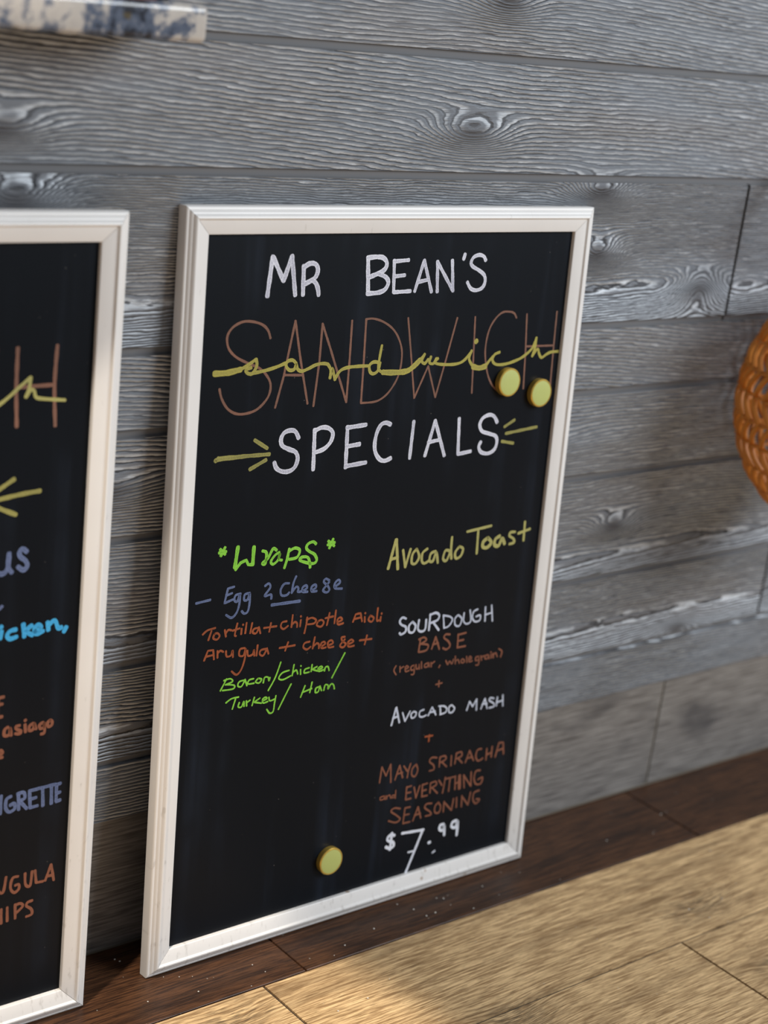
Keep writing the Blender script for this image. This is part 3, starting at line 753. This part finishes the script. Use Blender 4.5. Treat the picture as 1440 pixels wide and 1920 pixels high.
def prof_r(s):     # s 0..1 from the base to the rim; belly in the middle
    z = -1 + 2 * s
    zz = max(-0.93, min(0.80, z))
    return RA * math.sqrt(max(0.0, 1 - zz * zz))


bm = bmesh.new()
NS, BANDS = 40, 9
s0, s1 = 0.05, 0.90
for k in range(NS):
    base = 2 * math.pi * k / NS
    pts = []
    steps = BANDS * 6
    for i in range(steps + 1):
        s = s0 + (s1 - s0) * i / steps
        q = i / 6
        tri = abs((q % 2) - 1)
        zig = (tri - 0.5) * 0.13
        rr = prof_r(s) + 0.0035 * abs(math.sin(math.pi * q)) - 0.001
        a = base + zig
        pts.append((rr * math.cos(a), rr * math.sin(a), 2 * HB * s))
    tube(bm, pts, 0.0040, 7)
link('woven_side', bm, M_WICKER, t, smooth=True)
bm = bmesh.new()
for bnd in range(BANDS + 1):
    s = s0 + (s1 - s0) * bnd / BANDS
    for ph in (0, math.pi):
        pts = []
        N = 264
        for i in range(N):
            a = 2 * math.pi * i / N
            tw = a * NS / 2 + ph
            pts.append(((prof_r(s) + 0.0045 * math.cos(tw)) * math.cos(a), (prof_r(s) + 0.0045 * math.cos(tw)) * math.sin(a), 2 * HB * s + 0.0014 * math.sin(tw)))
        tube(bm, pts, 0.0018, 5, closed=True)
link('twined_band', bm, M_WICKER, t, smooth=True)
bm = bmesh.new()
for ph in (0, 2.1, 4.2):
    pts = []
    for i in range(300):
        a = 2 * math.pi * i / 300
        tw = a * 26 + ph
        rr = prof_r(0.91) + 0.005 * math.cos(tw)
        pts.append((rr * math.cos(a), rr * math.sin(a), 2 * HB * 0.91 + 0.005 * math.sin(tw)))
    tube(bm, pts, 0.0042, 6, closed=True)
link('rim', bm, M_WICKER, t, smooth=True)
bm = bmesh.new()
rb = prof_r(0.05)
for j in range(1, 9):
    pts = [(rb * j / 8 * math.cos(2 * math.pi * i / 48), rb * j / 8 * math.sin(2 * math.pi * i / 48), 0.0175) for i in range(48)]
    tube(bm, pts, 0.0034, 5, closed=True)
for j in range(6):
    a = math.pi * j / 6
    tube(bm, [(rb * math.cos(a), rb * math.sin(a), 0.0175), (-rb * math.cos(a), -rb * math.sin(a), 0.0175)], 0.003, 5)
link('base', bm, M_WICKER, t, smooth=True)
bm = bmesh.new()
for ph in (0, math.pi):
    pts = []
    for i in range(81):
        a = math.pi * i / 80
        tw = i * 0.8 + ph
        rr = prof_r(0.91)
        pts.append(((rr + 0.004 * math.cos(tw)) * math.cos(a), 0.004 * math.sin(tw) + 0.139 * math.sin(a), 2 * HB * 0.91 + 0.17 * math.sin(a)))
    tube(bm, pts, 0.0045, 6)
link('handle', bm, M_WICKER, t, smooth=True)
# peg that carries the handle
bm = bmesh.new()
hz = BC.z - 0.175 + 2 * HB * 0.91 + 0.17 - 0.014
tube(bm, [(BC.x, 0.004, hz), (BC.x, -0.036, hz), (BC.x, -0.044, hz + 0.006), (BC.x, -0.047, hz + 0.018)], 0.005, 10)
tube(bm, [(BC.x, 0.0035, hz), (BC.x, -0.003, hz)], 0.016, 18)
tag(link('wall_hook', bm, M_STEEL, smooth=True), 'dark steel peg in the plank wall carrying the wicker basket', 'hook')

# ---------------------------------------------------------------- crumbs on the floor
bm = bmesh.new()
rnd = random.Random(11)
spots = [(0.127, -0.054), (-0.011, -0.018), (-0.008, -0.024), (0.305, -0.112), (0.431, -0.115), (0.02, -0.075), (0.05, -0.09), (0.4, -0.12), (0.5, -0.10)]
spots += [(rnd.uniform(-0.05, 0.9), rnd.uniform(-0.14, -0.07)) for _ in range(22)] + [(rnd.uniform(0.1, 0.9), rnd.uniform(-0.36, -0.15)) for _ in range(16)]
for (x, y) in spots:
    r = rnd.uniform(0.0005, 0.0012)
    q = bmesh.ops.create_icosphere(bm, subdivisions=1, radius=r)
    for v in q['verts']:
        v.co = Vector((x + v.co.x * rnd.uniform(0.8, 1.6), y + v.co.y, r * 0.7 + v.co.z * 0.8))
tag(link('crumbs', bm, M_CRUMB), 'pale crumbs scattered over the floor at the foot of the boards', 'crumbs', kind='stuff')
